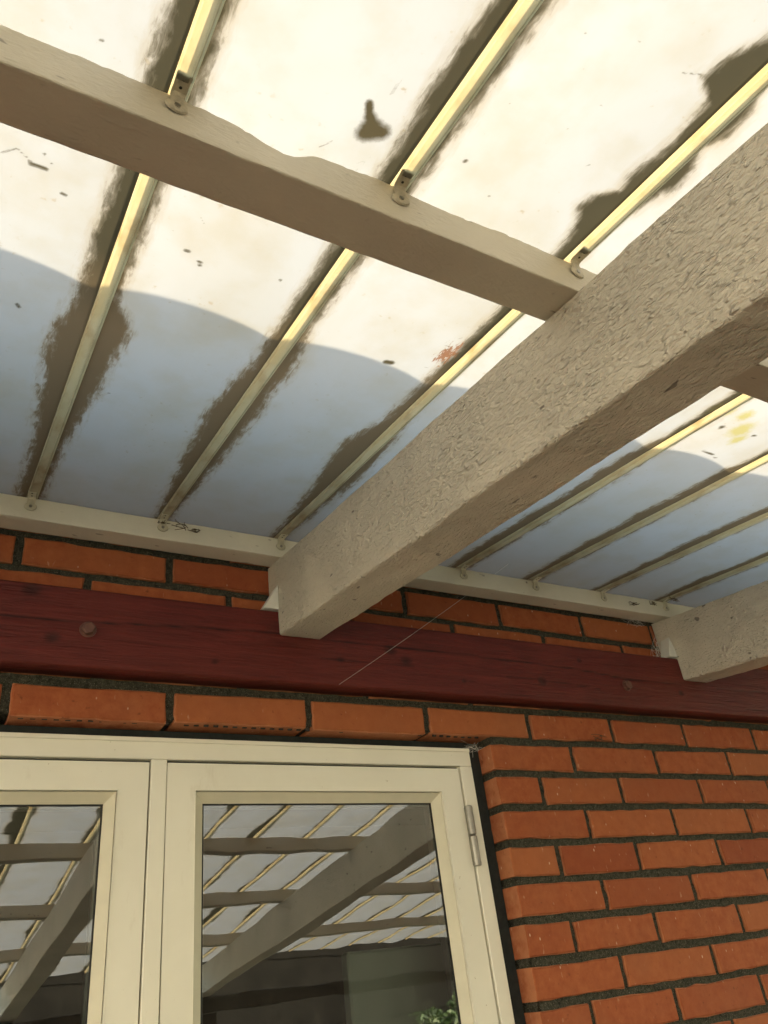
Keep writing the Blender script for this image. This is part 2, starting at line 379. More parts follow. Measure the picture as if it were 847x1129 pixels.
# ------------------------------------------------------------------ brick wall
XC = 0.8697            # right corner of the window opening
XL = -0.405            # left corner
ZSILL = -1.16
def brick_wall():
    root = empty('brick_wall', (0, 0, 0))
    tag(root, 'red brick house wall with dark recessed mortar around the cream window', 'wall', kind='thing')
    bm = bmesh.new(); lay = bm.loops.layers.color.new('tone'); edl = bm.verts.layers.float.new('edge')
    rnd = random.Random(3)
    def brick(x0, x1, z0, z1, y0=0.0, y1=.108, near=True, lean=0):
        j = .0018 if near else 0
        y0 = y0 + rnd.uniform(-.0012, .0012); tone = (max(0, rnd.gauss(.3, .55)), max(0, rnd.gauss(.3, .55)), rnd.random(), 1)
        n0 = len(bm.faces)
        if not near:
            add_box(bm, x0, x1, y0, y1, z0, z1)
        else:
            # front rounded, irregular edges
            nx = max(3, int((x1-x0)/.028)); nz = 4
            tl = rnd.uniform(-j, j); tr_ = rnd.uniform(-j, j); bl = rnd.uniform(-j, j); br_ = rnd.uniform(-j, j)
            sx, sz = rnd.uniform(0, 99), rnd.uniform(0, 99)
            rows = []
            us = [0, .012]+[i/nx for i in range(1, nx)]+[.988, 1]; ws = [0, .055, .3, .5, .7, .945, 1]
            for w in ws:
                row = []
                for u in us:
                    x = x0+u*(x1-x0); z = z0+w*(z1-z0)
                    z += (bl*(1-u)+br_*u)*(1-w)+(tl*(1-u)+tr_*u)*w
                    ed = min(u*(x1-x0), (1-u)*(x1-x0), w*(z1-z0), (1-w)*(z1-z0))
                    e = 1 if ed < .0005 else 0
                    amp = .0024
                    if w in (0, 1): z += amp*mnoise.noise((x*45, sz, w*9))*1.2
                    if u in (0, 1): x += amp*mnoise.noise((u*7, sx, z*60))*1.2
                    yy = y0+(.0028 if e else 0)+.0012*mnoise.noise((x*22, z*22, sx))
                    nv_ = bm.verts.new((x, yy, z)); nv_[edl] = e; row.append(nv_)
                rows.append(row)
            for a in range(len(ws)-1):
                for b in range(len(us)-1):
                    bm.faces.new((rows[a][b], rows[a][b+1], rows[a+1][b+1], rows[a+1][b]))
            # sides back to y1
            per = rows[0][:]+[r[-1] for r in rows[1:]]+rows[-1][-2::-1]+[r[0] for r in rows[-2:0:-1]]
            back = [bm.verts.new((v.co.x, y1, v.co.z)) for v in per]
            for i in range(len(per)):
                k = (i+1) % len(per); bm.faces.new((per[k], per[i], back[i], back[k]))
        bm.faces.ensure_lookup_table()
        for f in bm.faces[n0:]:
            for l in f.loops: l[lay] = tone
    J = .0135/2; XA, XB = -6.0, 8.5
    def course(z0, z1, phase, segs, near=True, fixed=()):
        for (a, b) in segs:
            # joints at phase + n*B
            n = math.floor((a-phase)/B)
            cuts = [a]
            x = phase+(n+1)*B
            while x < b-.03:
                if x > a+.06:
                    q = [f for f in fixed if abs(f-x) < .1]
                    cuts.append(q[0] if q else x+rnd.uniform(-.004, .004))
                x += B
            cuts.append(b)
            for p, q in zip(cuts, cuts[1:]):
                nr = near and q > -.7 and p < 2.4
                l = p if p == a else p+J; r = q if q == b else q-J
                brick(l, r, z0+J, z1-J, near=nr)
    full = [(XA, XB)]
    # lintel course and the courses above
    course(0, H, 0.0, full, fixed=(-.001, .241, .486, .731, .979, 1.209, 1.439, 1.687))
    course(H+.002, .1224, .12, full)
    z = .1224; k = 0
    ph = [-.02, .099, -.009]            # phases of the measured upper courses
    while z < .62:
        p = {0: -.015, 1: .099, 2: -.009}.get(k, .099 if k % 2 else -.009)
        course(z, z+H, p, full, near=z < .32, fixed={1: (.097, .341, .585, .828, 1.074, 1.317), 2: (-.014, .232, .475, .718, .961, 1.204)}.get(k, ())); z += H; k += 1
    # below: opening between XL and XC
    k = 1
    while -(k-1)*H > GROUND:
        z1 = -(k-1)*H; z0 = z1-H
        odd = k % 2 == 1
        ph_ = .12 if odd else -.006
        near = z0 > -.75
        if z0 > ZSILL:
            # pieces at the corner: odd courses start with a stretcher, even with a shorter piece
            course(z0, z1, ph_, [(XA, XL)], near=False)
            if odd: course(z0, z1, ph_, [(XC, XB)], near, (1.078, 1.322, 1.564))
            else:
                # joints at .985, 1.215, 1.44 ...
                jx = XC+.112+rnd.uniform(-.004, .004)
                brick(XC, jx-J, z0+J, z1-J, near=near)
                course(z0, z1, ph_, [(jx+J, XB)], near, (1.191, 1.434))
        else:
            course(z0, z1, ph_, full, near=False)
        k += 1
    nb = len(bm.faces); xh = -.36
    while xh < .86:       # row of small core holes on the underside of the lintel bricks
        if abs((xh+.001) % .2415) > .02: add_box(bm, xh, xh+.0075, .011, .0145, J-.0006, J+.004)
        xh += .0165
    bm.faces.ensure_lookup_table()
    for f in bm.faces[nb:]: f.material_index = 1
    from_bm('brickwork', bm, m_brick, root).data.materials.append(m_clipdark)
    # mortar: recessed sheet, with the opening cut out
    bm = bmesh.new(); D = .0075
    D2 = .10
    def slab(x0, x1, z0, z1): add_box(bm, x0, x1, D, D2, z0, z1)
    Dn = D+.0
    slab(XA+.01, -.3, .0125, .62); slab(1.9, XB-.01, .0125, .62)
    slab(-.2999, 1.8999, .325, .62)
    slab(XA+.01, XL-D, ZSILL, .0125-.0001)
    slab(1.9, XB-.01, ZSILL, .0125-.0001); slab(XC+D, 1.8999, ZSILL, -.75)
    def relief(x0, x1, z0, z1):
        nx, nz = int((x1-x0)/.006), int((z1-z0)/.004)
        V = [[bm.verts.new((x0+(x1-x0)*i/nx, D+.0022*mnoise.noise((i*.35, j*.3, x0))+.0012*mnoise.noise((i*1.1, j*.9, 3)), z0+(z1-z0)*j/nz)) for i in range(nx+1)] for j in range(nz+1)]
        for j in range(nz):
            for i in range(nx): bm.faces.new((V[j][i], V[j][i+1], V[j+1][i+1], V[j+1][i]))
        add_box(bm, x0, x1, D+.006, D2, z0, z1)
    relief(-.2999, 1.8999, .0125, .3249); relief(XC+D, 1.8999, -.7499, .0124)
    slab(XA+.01, XB-.01, GROUND+.01, ZSILL-.0001)
    from_bm('mortar', bm, m_mortar, root)
    return root
brick_wall()

# back part of the house: dark room behind the window, and the eave whose shadow falls across the roof sheets
def room():
    root = empty('living_room', (0.2, .4, GROUND))
    tag(root, 'dim room behind the window panes', 'room')
    mr = simple('room_wall', (.10, .105, .09), .9, 0, .15, 3)
    def slab(n, x0, x1, y0, y1, z0, z1, mt=mr):
        bm = bmesh.new(); add_box(bm, x0, x1, y0, y1, z0, z1); o = from_bm(n, bm, mt, root); o.location = (-.2, -.4, -GROUND)
    slab('back_wall', -2.5, 4.5, 3.8, 3.9, GROUND, .6)
    slab('side_wall', -2.6, -2.5, .101, 3.9, GROUND, .6)
    slab('side_wall', 4.5, 4.6, .101, 3.9, GROUND, .6)
    slab('room_ceiling', -2.6, 4.6, .101, 3.9, .6, .7)
    slab('room_floor', -2.6, 4.6, .101, 3.9, GROUND-.05, GROUND+.02)
room()
bm = bmesh.new(); add_box(bm, .674, 1.3, .30, .33, -1.3, -.322, .004)
tag(from_bm('panel_board', bm, simple('pale_board', (.75, .82, .72), .6, 0, .05, 3)), 'pale green board standing indoors, seen faintly through the window pane beside the hinge', 'board')

def eave():
    root = empty('roof_eave', (0, 0, 1.0))
    tag(root, 'unseen eave of the house, edge scalloped to shape its shadow on the patio roof', 'roof')
    mt = simple('roof_clay', (.33, .12, .06), .8, 0, .2, 6)
    t = .27; s = SUN/SUN.z
    bm = bmesh.new()
    xs = np.arange(-6.5, 8.5, .0104); lo = []; hi = []; lo2 = []; hi2 = []
    for x in xs:
        xs_ = x-s.x*t-SK*(-.58)               # the same ray where it meets the sheet below
        k = int(math.floor((xs_+.0095)/BARSP))
        while barx(k) > xs_: k -= 1
        while barx(k+1) <= xs_: k += 1
        u = (xs_-barx(k))/(barx(k+1)-barx(k))
        yb = -.571-.0175*(1-(2*u-1)**2)**.8  # edge scalloped so the cast shadow bows between the glazing bars
        ye = yb+s.y*t; ze = zq(-.57)+SH+t
        lo.append(bm.verts.new((x, ye, ze))); hi.append(bm.verts.new((x, ye+.012, ze+.018)))
        lo2.append(bm.verts.new((x, .3, ze+.32))); hi2.append(bm.verts.new((x, .3, ze+.35)))
    for i in range(len(xs)-1):
        for a, b in ((lo, hi), (hi, hi2), (hi2, lo2), (lo2, lo)):
            bm.faces.new((a[i], a[i+1], b[i+1], b[i]))
    bmesh.ops.translate(bm, verts=bm.verts, vec=(0, 0, -1.0))
    from_bm('scalloped_edge', bm, mt, root)
    bm = bmesh.new(); z0 = zq(-.57)+SH+t
    add_prism(bm, [(.3, z0+.35), (4.2, z0+2.9), (4.2, z0+2.8), (.3, z0+.3)], -6.5, 8.5, lambda u, v, w: (w, u, v-1.0))
    from_bm('roof_slope', bm, mt, root)

# ------------------------------------------------------------------ ledger on the wall
T1 = .0429; ZLB, ZLT = .0713, .2024
def grid_strip(fx, nu, nv):
    """grid of nu x nv quads from fx(u,v)->co"""
    verts = [fx(i/nu, j/nv) for j in range(nv+1) for i in range(nu+1)]
    faces = [(j*(nu+1)+i, j*(nu+1)+i+1, (j+1)*(nu+1)+i+1, (j+1)*(nu+1)+i) for j in range(nv) for i in range(nu)]
    return verts, faces
KN = [(.009, .190, .010), (.047, .114, .008), (.534, .121, .005), (.641, .149, .009), (.673, .130, .008), (1.0, .114, .008), (1.416, .115, .006),
      (.30, .097, .004), (1.12, .17, .005), (.80, .1, .004)]
def crackz(x): return float(np.interp(x, [-.1, .1, .25, .4, .8, 1.12, 1.27, 1.6], [.142, .144, .153, .159, .156, .149, .136, .134]))+.002*mnoise.noise((x*12, 0, 1))+.004*mnoise.noise((x*2.2, 0, 3))
def ledger():
    root = empty('ledger_beam', (0, 0, ZLB))
    tag(root, 'oxblood red timber beam bolted along the brick wall below the rafters', 'beam')
    xa, xb = -1.72, 4.2
    def prof(t):   # closed profile, rounded corners: y,z
        return t
    r = .004
    P = [(0.0, ZLB), (-T1+r, ZLB), (-T1+r*.3, ZLB+r*.3), (-T1, ZLB+r)]
    nz = 38
    P += [(-T1, ZLB+r+(ZLT-2*r-ZLB)*k/nz) for k in range(1, nz+1)]
    P += [(-T1+r*.3, ZLT-r*.3), (-T1+r, ZLT), (0, ZLT)]
    xs = list(np.arange(xa, -.25, .1))+list(np.arange(-.25, 1.75, .0035))+list(np.arange(1.75, xb, .1))
    verts = []; kn = []; ck = []
    for x in xs:
        for (y, z) in P:
            k = 0; dy = 0
            front = y < -T1+.003
            for (kx, kz, kr) in KN:
                d = math.hypot((x-kx)*.75, z-kz)/kr
                k = max(k, 1-d**2*.5 if d < 1.4 else 0)
                if d < 2 and front: dy += .0016*math.cos(d*2.4)*max(0, 1-d/2)
            dc = abs(z-crackz(x)); on = 1 if mnoise.noise((x*3, 7, 7)) > -.38 else 0
            c = max(0, 1-dc/.0022)*on
            dc2 = abs(z-(crackz(x)-.045+.01*math.sin(x*2))); c2 = max(0, 1-dc2/.0018)*(1 if mnoise.noise((x*2.5, 1, 2)) > .12 else 0)
            c = max(c, c2*.7)
            if front: dy += .0022*c + .0010*mnoise.noise((x*5, 0, z*60))
            else: c = 0
            edge = .0012*mnoise.noise((x*7, z*3, 5))
            verts.append((x, y+(dy if front else 0), z+(edge if abs(z-ZLT) < .001 or abs(z-ZLB) < .001 else 0))); kn.append(max(0, k) if front else 0); ck.append(c)
    n = len(P); faces = [(i*n+j, (i+1)*n+j, (i+1)*n+(j+1) % n, i*n+(j+1) % n) for i in range(len(xs)-1) for j in range(n)]
    faces += [tuple(range(n)), tuple((len(xs)-1)*n+j for j in range(n))[::-1]]
    me = bpy.data.meshes.new('plank'); me.from_pydata(verts, [], faces); me.update()
    for nm, d in (('knot', kn), ('crack', ck)):
        a = me.attributes.new(nm, 'FLOAT', 'POINT'); a.data.foreach_set('value', d)
    o = mesh_obj('plank', me, m_red, root, True); o.location = (0, 0, -ZLB)
    def bolt(x, z, rr, rot):
        bm = bmesh.new()
        def ring(r, y, n=6): return [bm.verts.new((r*math.cos(2*math.pi*k/n+rot), y, r*math.sin(2*math.pi*k/n+rot))) for k in range(n)]
        for (r0, ya, r1, yb, nn) in ((rr*1.25, 0.002, rr*1.22, -.002, 18),):
            a = ring(r0, ya, nn); b = ring(r1, yb, nn)
            for k in range(nn): bm.faces.new((a[k], a[(k+1) % nn], b[(k+1) % nn], b[k]))
            bm.faces.new(b)
        a = ring(rr, -.0019); b = ring(rr, -.0080); c = ring(rr*.84, -.0095)
        for u, v in ((a, b), (b, c)):
            for k in range(6): bm.faces.new((u[k], u[(k+1) % 6], v[(k+1) % 6], v[k]))
        bm.faces.new(c)
        ob = from_bm('bolt', bm, m_boltp, root); ob.location = (x, -T1, z-ZLB)
    bolt(.097, .132, .0105, .2); bolt(1.244, .121, .010, .5); bolt(-.95, .13, .0105, .1); bolt(2.4, .12, .0105, .9)
m_boltp = simple('painted_bolt', (.13, .055, .04), .5, .1, .3, 60, .3)
ledger()

# ------------------------------------------------------------------ generic timber with uneven faces: box swept along one axis
def timber(name, u0, u1, fine, frame, sec, mat, parent=None, amp=.0012, wane=None, step=.006, coarse=.15, seed=0, nsec=10, label=None, r=.0018):
    """frame(u,a,b)->xyz ; sec=(a0,a1,b0,b1) cross-section ; fine=(ua,ub) densely divided range"""
    a0, a1, b0, b1 = sec
    def side(p, q, n):
        return [(p[0]+(q[0]-p[0])*k/n, p[1]+(q[1]-p[1])*k/n) for k in range(n)]
    P = []
    cs = [(a0, b0), (a1, b0), (a1, b1), (a0, b1)]
    for i in range(4):
        p, q = cs[i], cs[(i+1) % 4]; L = math.hypot(q[0]-p[0], q[1]-p[1])
        d = ((q[0]-p[0])/L, (q[1]-p[1])/L)
        pa = (p[0]+d[0]*r, p[1]+d[1]*r); pb = (q[0]-d[0]*r, q[1]-d[1]*r)
        n = max(2, int(L/.008)); P += side(pa, pb, n)+[pb]
        dn = (-d[1], d[0])
        P.append((q[0]-(d[0]*r*.3)+dn[0]*r*.3, q[1]-(d[1]*r*.3)+dn[1]*r*.3))
    us = []
    u = u0
    if fine: us = list(np.linspace(u0, fine[0], max(2, int(abs(fine[0]-u0)/coarse)+1)))[:-1]+list(np.linspace(fine[0], fine[1], int(abs(fine[1]-fine[0])/step)+1))+list(np.linspace(fine[1], u1, max(2, int(abs(u1-fine[1])/coarse)+1)))[1:]
    else: us = list(np.linspace(u0, u1, max(2, int(abs(u1-u0)/coarse)+1)))
    us2 = [us[0]]
    for q in us[1:]:
        if abs(q-us2[-1]) > 1e-5: us2.append(q)
    us = us2
    ca, cb = (a0+a1)/2, (b0+b1)/2; verts = []
    for u in us:
        for (a, b) in P:
            na = amp*(mnoise.noise((u*9, a*30, b*30+seed))+.6*mnoise.noise((u*45, a*60, b*60+seed+9)))
            nb = amp*(mnoise.noise((u*9+40, a*30, b*30+seed))+.6*mnoise.noise((u*45+40, a*60, b*60+seed+9)))
            A, Bb = a+na*(1 if abs(a-a0) < r or abs(a-a1) < r else 0), b+nb*(1 if abs(b-b0) < r or abs(b-b1) < r else 0)
            if wane: A, Bb = wane(u, A, Bb)
            verts.append(frame(u, A, Bb))
    n = len(P)
    faces = [(i*n+j, (i+1)*n+j, (i+1)*n+(j+1) % n, i*n+(j+1) % n) for i in range(len(us)-1) for j in range(n)]
    faces += [tuple(range(n)), tuple((len(us)-1)*n+j for j in range(n))[::-1]]
    me = bpy.data.meshes.new(name); me.from_pydata(verts, [], faces); me.update()
    bm = bmesh.new(); bm.from_mesh(me); bmesh.ops.recalc_face_normals(bm, faces=bm.faces)
    for e in bm.edges: e.smooth = e.calc_face_angle(0) < .35
    bm.to_mesh(me); bm.free()
    o = mesh_obj(name, me, mat, parent, True)
    return o

# rafters: sit over the ledger with a notch, fall outwards
RAF = [(.4168, .0801, .1491), (1.4407, .0801, .1585), (-.607, .0801, .149), (-1.63, .0801, .149), (3.49, .0801, .149)]
RLAB = ['thick rough taupe rafter running diagonally past the purlin and ending over the red beam',
        'taupe rafter with cobwebs at its wall end and a narrow white wedge under it',
        'taupe rafter outside the picture, one bay before the diagonal one',
        'taupe rafter outside the picture, two bays before the diagonal one',
        'taupe rafter outside the picture, beyond the cobwebbed rafter at the end of the roof',
        'taupe rafter on the far right, last but one before the end of the patio roof',
        'taupe rafter at the far right end of the patio roof']
def rafter(i):
    x, w, h = RAF[i]
    fine = (-1.45, -T1-.001) if i == 0 else ((-1.0, -T1-.001) if i == 1 else None)
    root = empty('rafter', (x+w/2, 0, zp(0))); tag(root, RLAB[i], 'rafter', 'rafters of the patio roof')
    fr = lambda u, a, b: (a+SK*u, u, zp(u)+b)
    o = timber('rafter_beam', -3.80, -T1-.001, fine, fr, (x, x+w, -h, 0), m_rafter, root, amp=.0016 if i < 2 else .001, step=.0045, seed=i*3, r=.0035)
    o.location = (-(x+w/2), 0, -zp(0))
    # seat over the ledger back to the wall
    zs = ZLT-zp(0)+.003
    o = timber('rafter_end', -T1+.0005, .0-.002, None, fr, (x+.0003, x+w-.0003, zs, -.0004), m_rafter, root, amp=.0006, coarse=.02, seed=i)
    o.location = (-(x+w/2), 0, -zp(0))
for i in range(len(RAF)): rafter(i)
# little white wedges at the notches
m_white = simple('fresh_white_paint', (.74, .73, .66), .5, 0, .06, 40)
def wedge(pts, x0, lab):
    bm = bmesh.new(); add_prism(bm, pts, -.0475, -.020, lambda u, v, w: (u, w, v))
    bmesh.ops.bevel(bm, geom=bm.edges[:], offset=.0006, segments=1, affect='EDGES')
    tag(from_bm('wood_wedge', bm, m_white), lab, 'wedge', 'white wedges at the rafter notches')
wedge([(.387, ZLT+.002), (.4166, ZLT+.002), (.4166, .254)], 0, 'white triangular wedge on the red beam beside the big diagonal rafter')
wedge([(1.411, ZLT+.002), (1.4402, ZLT+.002), (1.4402, .226), (1.432, .255)], 0, 'narrow white wedge on the red beam beside the cobwebbed rafter')

# purlins
def purlin(y0, i, lab):
    h, w = .0485, (.0545 if i == 0 else .040)
    def wane(u, a, b):
        # bark-edge dips on the outer top arris of the nearest purlin
        if i == 0 and b > -.026 and a < .02:
            d = 0
            if -.135 < u < .5:
                d = .0016*math.sin(u*31)+.0018*mnoise.noise((u*22, 1, 1))
                t = (u-.100)/(.036 if u < .100 else .022)
                d += .017*math.exp(-t*t)
                t = (u-.205)/.03; d -= .004*math.exp(-t*t)
                d += .0026*max(0, mnoise.noise((u*110, 4, 1)))+.0012*mnoise.noise((u*300, 4, 1))
            k = (1-min(1, max(0, a)/.02))
            b -= max(-.0035, d)*k*min(1, (b+.026)/.022)
        return a, b
    o = timber('purlin', X0, X1-.2, (-.3, 1.2) if i == 0 else None, lambda u, a, b: (u, y0+a, zq(y0+a)+b), (0, w, -h, -.0006), m_purlin, None, amp=.0009, wane=wane, step=.005, seed=20+i)
    tag(o, lab, 'purlin', 'purlins laid across the rafters')
purlin(-.8475, 0, 'taupe purlin with a wavy chipped upper edge, laid across the big diagonal rafter')
purlin(-1.69, 1, 'second purlin outwards from the house, topmost one in the window reflection')
purlin(-2.44, 2, 'third purlin outwards from the house, seen in the window reflection')
purlin(-3.20, 3, 'fourth purlin outwards from the house, lowest in the window reflection')
# batten on the wall
BT = .0439
o = timber('wall_batten', X0, X1-.2, (-.3, 1.75), lambda u, a, b: (u, a, b), (-BT, -.0015, .3140, .3540), m_batten, None, amp=.0007, step=.006, seed=50)
tag(o, 'long cream batten fixed along the brick wall right under the roof sheets', 'batten')
m_darkwood = simple('dark_stained_wood', (.05, .04, .03), .7, 0, .3, 20, .4)
# outer edge beam with fascia, and posts
o = timber('edge_beam', X0-.05, X1-.1, None, lambda u, a, b: (u, a, b), (-3.80, -3.72, zp(-3.8)-.22, zp(-3.8)-.150), m_darkwood, None, amp=.001, seed=60)
tag(o, 'dark beam carrying the outer ends of the rafters on the posts', 'beam')
for k, x in enumerate((-1.58, -.55, 1.55, 3.45)):
    bm = bmesh.new(); add_box(bm, x-.05, x+.05, -3.81, -3.71, GROUND+.03, zp(-3.8)-.223, .004)
    tag(from_bm('roof_post', bm, m_darkwood), ['square post at the left end of the patio roof', 'square post second from the left under the edge beam', 'square post third from the left under the edge beam', 'square post at the right end of the patio roof'][k], 'post', 'posts under the edge beam')

# ------------------------------------------------------------------ glazing bars, cap strips, sheets
BARX = {0: -.0095, 1: .205, 2: .427, 3: .637, 4: .846, 5: 1.043, 6: 1.250, 7: 1.460}
def barx(n): return BARX.get(n, -.0095+n*BARSP)
N0, N1 = -8, 17
HB = .0055
PROF = {  # n: (left profile, right profile) list of (y, half-width of the stain)
 0: ([(-4.6, .02), (-1.2, .026), (-.90, .026), (-.735, .025), (-.672, .027), (-.619, .026), (-.574, .026), (-.53, .029), (-.482, .040), (-.417, .038), (-.345, .033), (-.253, .023), (-.17, .021), (-.106, .022), (-.04, .020), (0, .02)],
     [(-4.6, .02), (-1.2, .014), (-.70, .014), (-.621, .013), (-.567, .012), (-.550, .022), (-.519, .038), (-.455, .032), (-.374, .030), (-.311, .022), (-.243, .017), (-.172, .014), (-.062, .014), (0, .012)]),
 1: ([(-4.6, .02), (-1.15, .026), (-.994, .025), (-.961, .028), (-.933, .026), (-.893, .024), (-.8, .022), (-.623, .020), (-.566, .022), (-.523, .021), (-.453, .031), (-.391, .038), (-.318, .030), (-.245, .029), (-.168, .020), (-.064, .012), (0, .008)],
     [(-4.6, .02), (-.80, .015), (-.64, .014), (-.618, .013), (-.574, .020), (-.525, .028), (-.478, .022), (-.421, .026), (-.369, .024), (-.298, .022), (-.22, .019), (-.17, .018), (-.087, .012), (0, .008)]),
 2: ([(-4.6, .02), (-1.15, .02), (-1.102, .025), (-1.072, .043), (-1.051, .048), (-1.035, .024), (-1.013, .020), (-.973, .020), (-.945, .028), (-.930, .021), (-.915, .040), (-.898, .047), (-.873, .028), (-.835, .022), (-.60, .021), (-.54, .022), (-.478, .023), (-.405, .049), (-.334, .044), (-.258, .031), (-.189, .024), (-.093, .014), (0, .01)],
     [(-4.6, .02), (-1.06, .008), (-1.049, .018), (-1.021, .020), (-1.001, .010), (-.98, .022), (-.955, .024), (-.930, .013), (-.9, .004), (-.5, .004), (-.407, .018), (-.331, .022), (-.264, .024), (-.188, .017), (-.105, .010), (0, .008)]),
 4: ([(-4.6, .02), (-.75, .012), (-.65, .008), (-.588, .013), (-.537, .022), (-.466, .022), (-.40, .016), (-.33, .024), (-.264, .020), (-.158, .024), (0, .012)],
     [(-4.6, .02), (-.6, .004), (-.4, .009), (-.2, .012), (0, .008)]),
 5: ([(-4.6, .02), (-.63, .010), (-.573, .022), (-.51, .022), (-.469, .020), (-.418, .030), (-.348, .024), (-.238, .022), (0, .012)],
     [(-4.6, .02), (-.6, .004), (-.4, .009), (-.2, .012), (0, .008)]),
 6: ([(-4.6, .02), (-.6, .012), (-.48, .022), (-.391, .026), (-.314, .028), (-.233, .020), (-.1, .014), (0, .01)],
     [(-4.6, .02), (-.6, .004), (-.4, .009), (-.2, .012), (0, .008)]),
 7: ([(-4.6, .02), (-.5, .012), (-.338, .022), (-.274, .020), (-.187, .030), (-.1, .018), (0, .008)],
     [(-4.6, .02), (-.6, .004), (-.4, .009), (-.2, .012), (0, .008)]),
}
def prof(n, side, y):
    p = PROF.get(n)
    y = y/1.012
    if p is not None and y > -1.25:
        t = p[side]
        v = float(np.interp(y, [a for a, b in t], [b for a, b in t]))
        if n >= 4: v = v+.011+.008*mnoise.noise((n*3, y*22, side)) if side == 0 else v+.006+.006*mnoise.noise((n*5, y*20, 1))
        return v
    v = .017+.026*max(-.5, mnoise.noise((n*3.7+side*11, y*3.1, 2)))+.014*mnoise.noise((n*5.1+side*7, y*13, 4))
    if mnoise.noise((n*2.3+side*3, y*1.2, 8)) > .33: v += .02
    return v if side == 0 else v*.6
# dirt marks on the sheets: capsules (x0, y0, x1, y1, radius) and algae blots (x, y, radius)
MARKS = np.array([(0.147, -0.8858, 0.1595, -0.8931, 0.011), (0.1517, -0.8923, 0.1438, -0.9015, 0.0076), (0.1422, -0.9026, 0.1363, -0.9133, 0.0048), (0.1478, -0.9272, 0.1474, -0.94, 0.0007), (0.1501, -0.9293, 0.1491, -0.9445, 0.0006), (0.1506, -0.9361, 0.1496, -0.9466, 0.0006), (0.1173, -0.8554, 0.125, -0.8657, 0.0013), (0.1404, -0.8349, 0.1488, -0.8538, 0.0007), (0.1482, -0.8422, 0.1629, -0.8631, 0.0008), (0.1573, -0.8376, 0.1641, -0.866, 0.0007), (0.261, -1.0454, 0.2615, -1.0448, 0.0017), (0.252, -1.023, 0.2527, -1.0233, 0.0012), (0.2454, -0.9001, 0.2463, -0.9017, 0.0028), (0.2892, -0.8782, 0.2908, -0.879, 0.002), (0.2994, -0.9505, 0.3001, -0.9509, 0.0014), (0.3513, -0.9499, 0.3529, -0.9519, 0.0016), (0.3064, -0.9721, 0.307, -0.9714, 0.0014), (-0.0759, -0.8658, -0.0746, -0.8664, 0.0022), (-0.0762, -0.6997, -0.0729, -0.699, 0.0029), (-0.1066, -0.7221, -0.0934, -0.7221, 0.0032), (-0.1307, -0.7229, -0.1194, -0.7338, 0.0016), (-0.1194, -0.7338, -0.1053, -0.7238, 0.0016), (-0.0975, -0.7385, -0.0974, -0.7375, 0.0023), (-0.0901, -0.7304, -0.0894, -0.7307, 0.0018), (0.0491, -0.7286, 0.0549, -0.7223, 0.0012), (0.0487, -0.6797, 0.0516, -0.6797, 0.0033), (0.0652, -0.6705, 0.0682, -0.6704, 0.0029), (0.0686, -0.882, 0.069, -0.8813, 0.0013), (-0.0924, -0.5209, -0.0901, -0.517, 0.0032), (0.1536, -0.6817, 0.1542, -0.6804, 0.0027), (0.0677, -0.6658, 0.0686, -0.6662, 0.0029), (0.3326, -0.6038, 0.34, -0.6051, 0.0054), (0.9131, -0.6177, 0.9411, -0.6144, 0.0036), (0.9411, -0.6144, 0.9638, -0.605, 0.0024), (0.8851, -0.677, 0.8841, -0.6794, 0.0055), (0.9501, -0.6831, 0.9528, -0.6843, 0.0042), (0.3568, -1.0573, 0.3778, -1.0653, 0.0013), (0.1919, -0.5252, 0.193, -0.5257, 0.0019), (0.0355, -0.3864, 0.0366, -0.3869, 0.0022), (0.1825, -0.3541, 0.1837, -0.3546, 0.0023), (0.2789, -1.0218, 0.2818, -1.0198, 0.001), (0.2452, -0.9672, 0.2466, -0.9679, 0.001), (0.3024, -1.0601, 0.3044, -1.0602, 0.0012), (0.3169, -1.0037, 0.3189, -1.0028, 0.001), (0.0547, -0.7862, 0.0566, -0.786, 0.0015), (0.0288, -0.6988, 0.0308, -0.6984, 0.0015), (0.1431, -0.7552, 0.1444, -0.7545, 0.0015), (0.3802, -0.6641, 0.3926, -0.6624, 0.001), (0.3906, -0.6796, 0.3959, -0.6858, 0.001), (0.4056, -0.6551, 0.4104, -0.6537, 0.001), (0.3846, -0.646, 0.3936, -0.6477, 0.001), (0.399, -0.6472, 0.4095, -0.6535, 0.001), (0.3926, -0.6562, 0.3978, -0.6555, 0.001), (0.3881, -0.6529, 0.3955, -0.6622, 0.001), (0.3938, -0.6386, 0.4048, -0.6342, 0.001), (0.3858, -0.6134, 0.3957, -0.6154, 0.001), (0.1465, -0.8917, 0.1513, -0.8962, 0.0098)])
ALG = np.array([(0.8532, -0.7122, 0.0142), (0.834, -0.7114, 0.0112), (0.9179, -0.6861, 0.0178), (0.9379, -0.6657, 0.0121), (0.89, -0.7155, 0.0115)])
def edge_label(what, n, hi):
    o = lambda k: str(k)+('th' if 10 < k % 100 < 14 else {1: 'st', 2: 'nd', 3: 'rd'}.get(k % 10, 'th'))
    if n < 0: return what+', '+o(-n)+' before the first stained bar, outside the picture'
    return what+', '+o(n-hi+1)+' beyond the cobwebbed rafter, outside the picture'
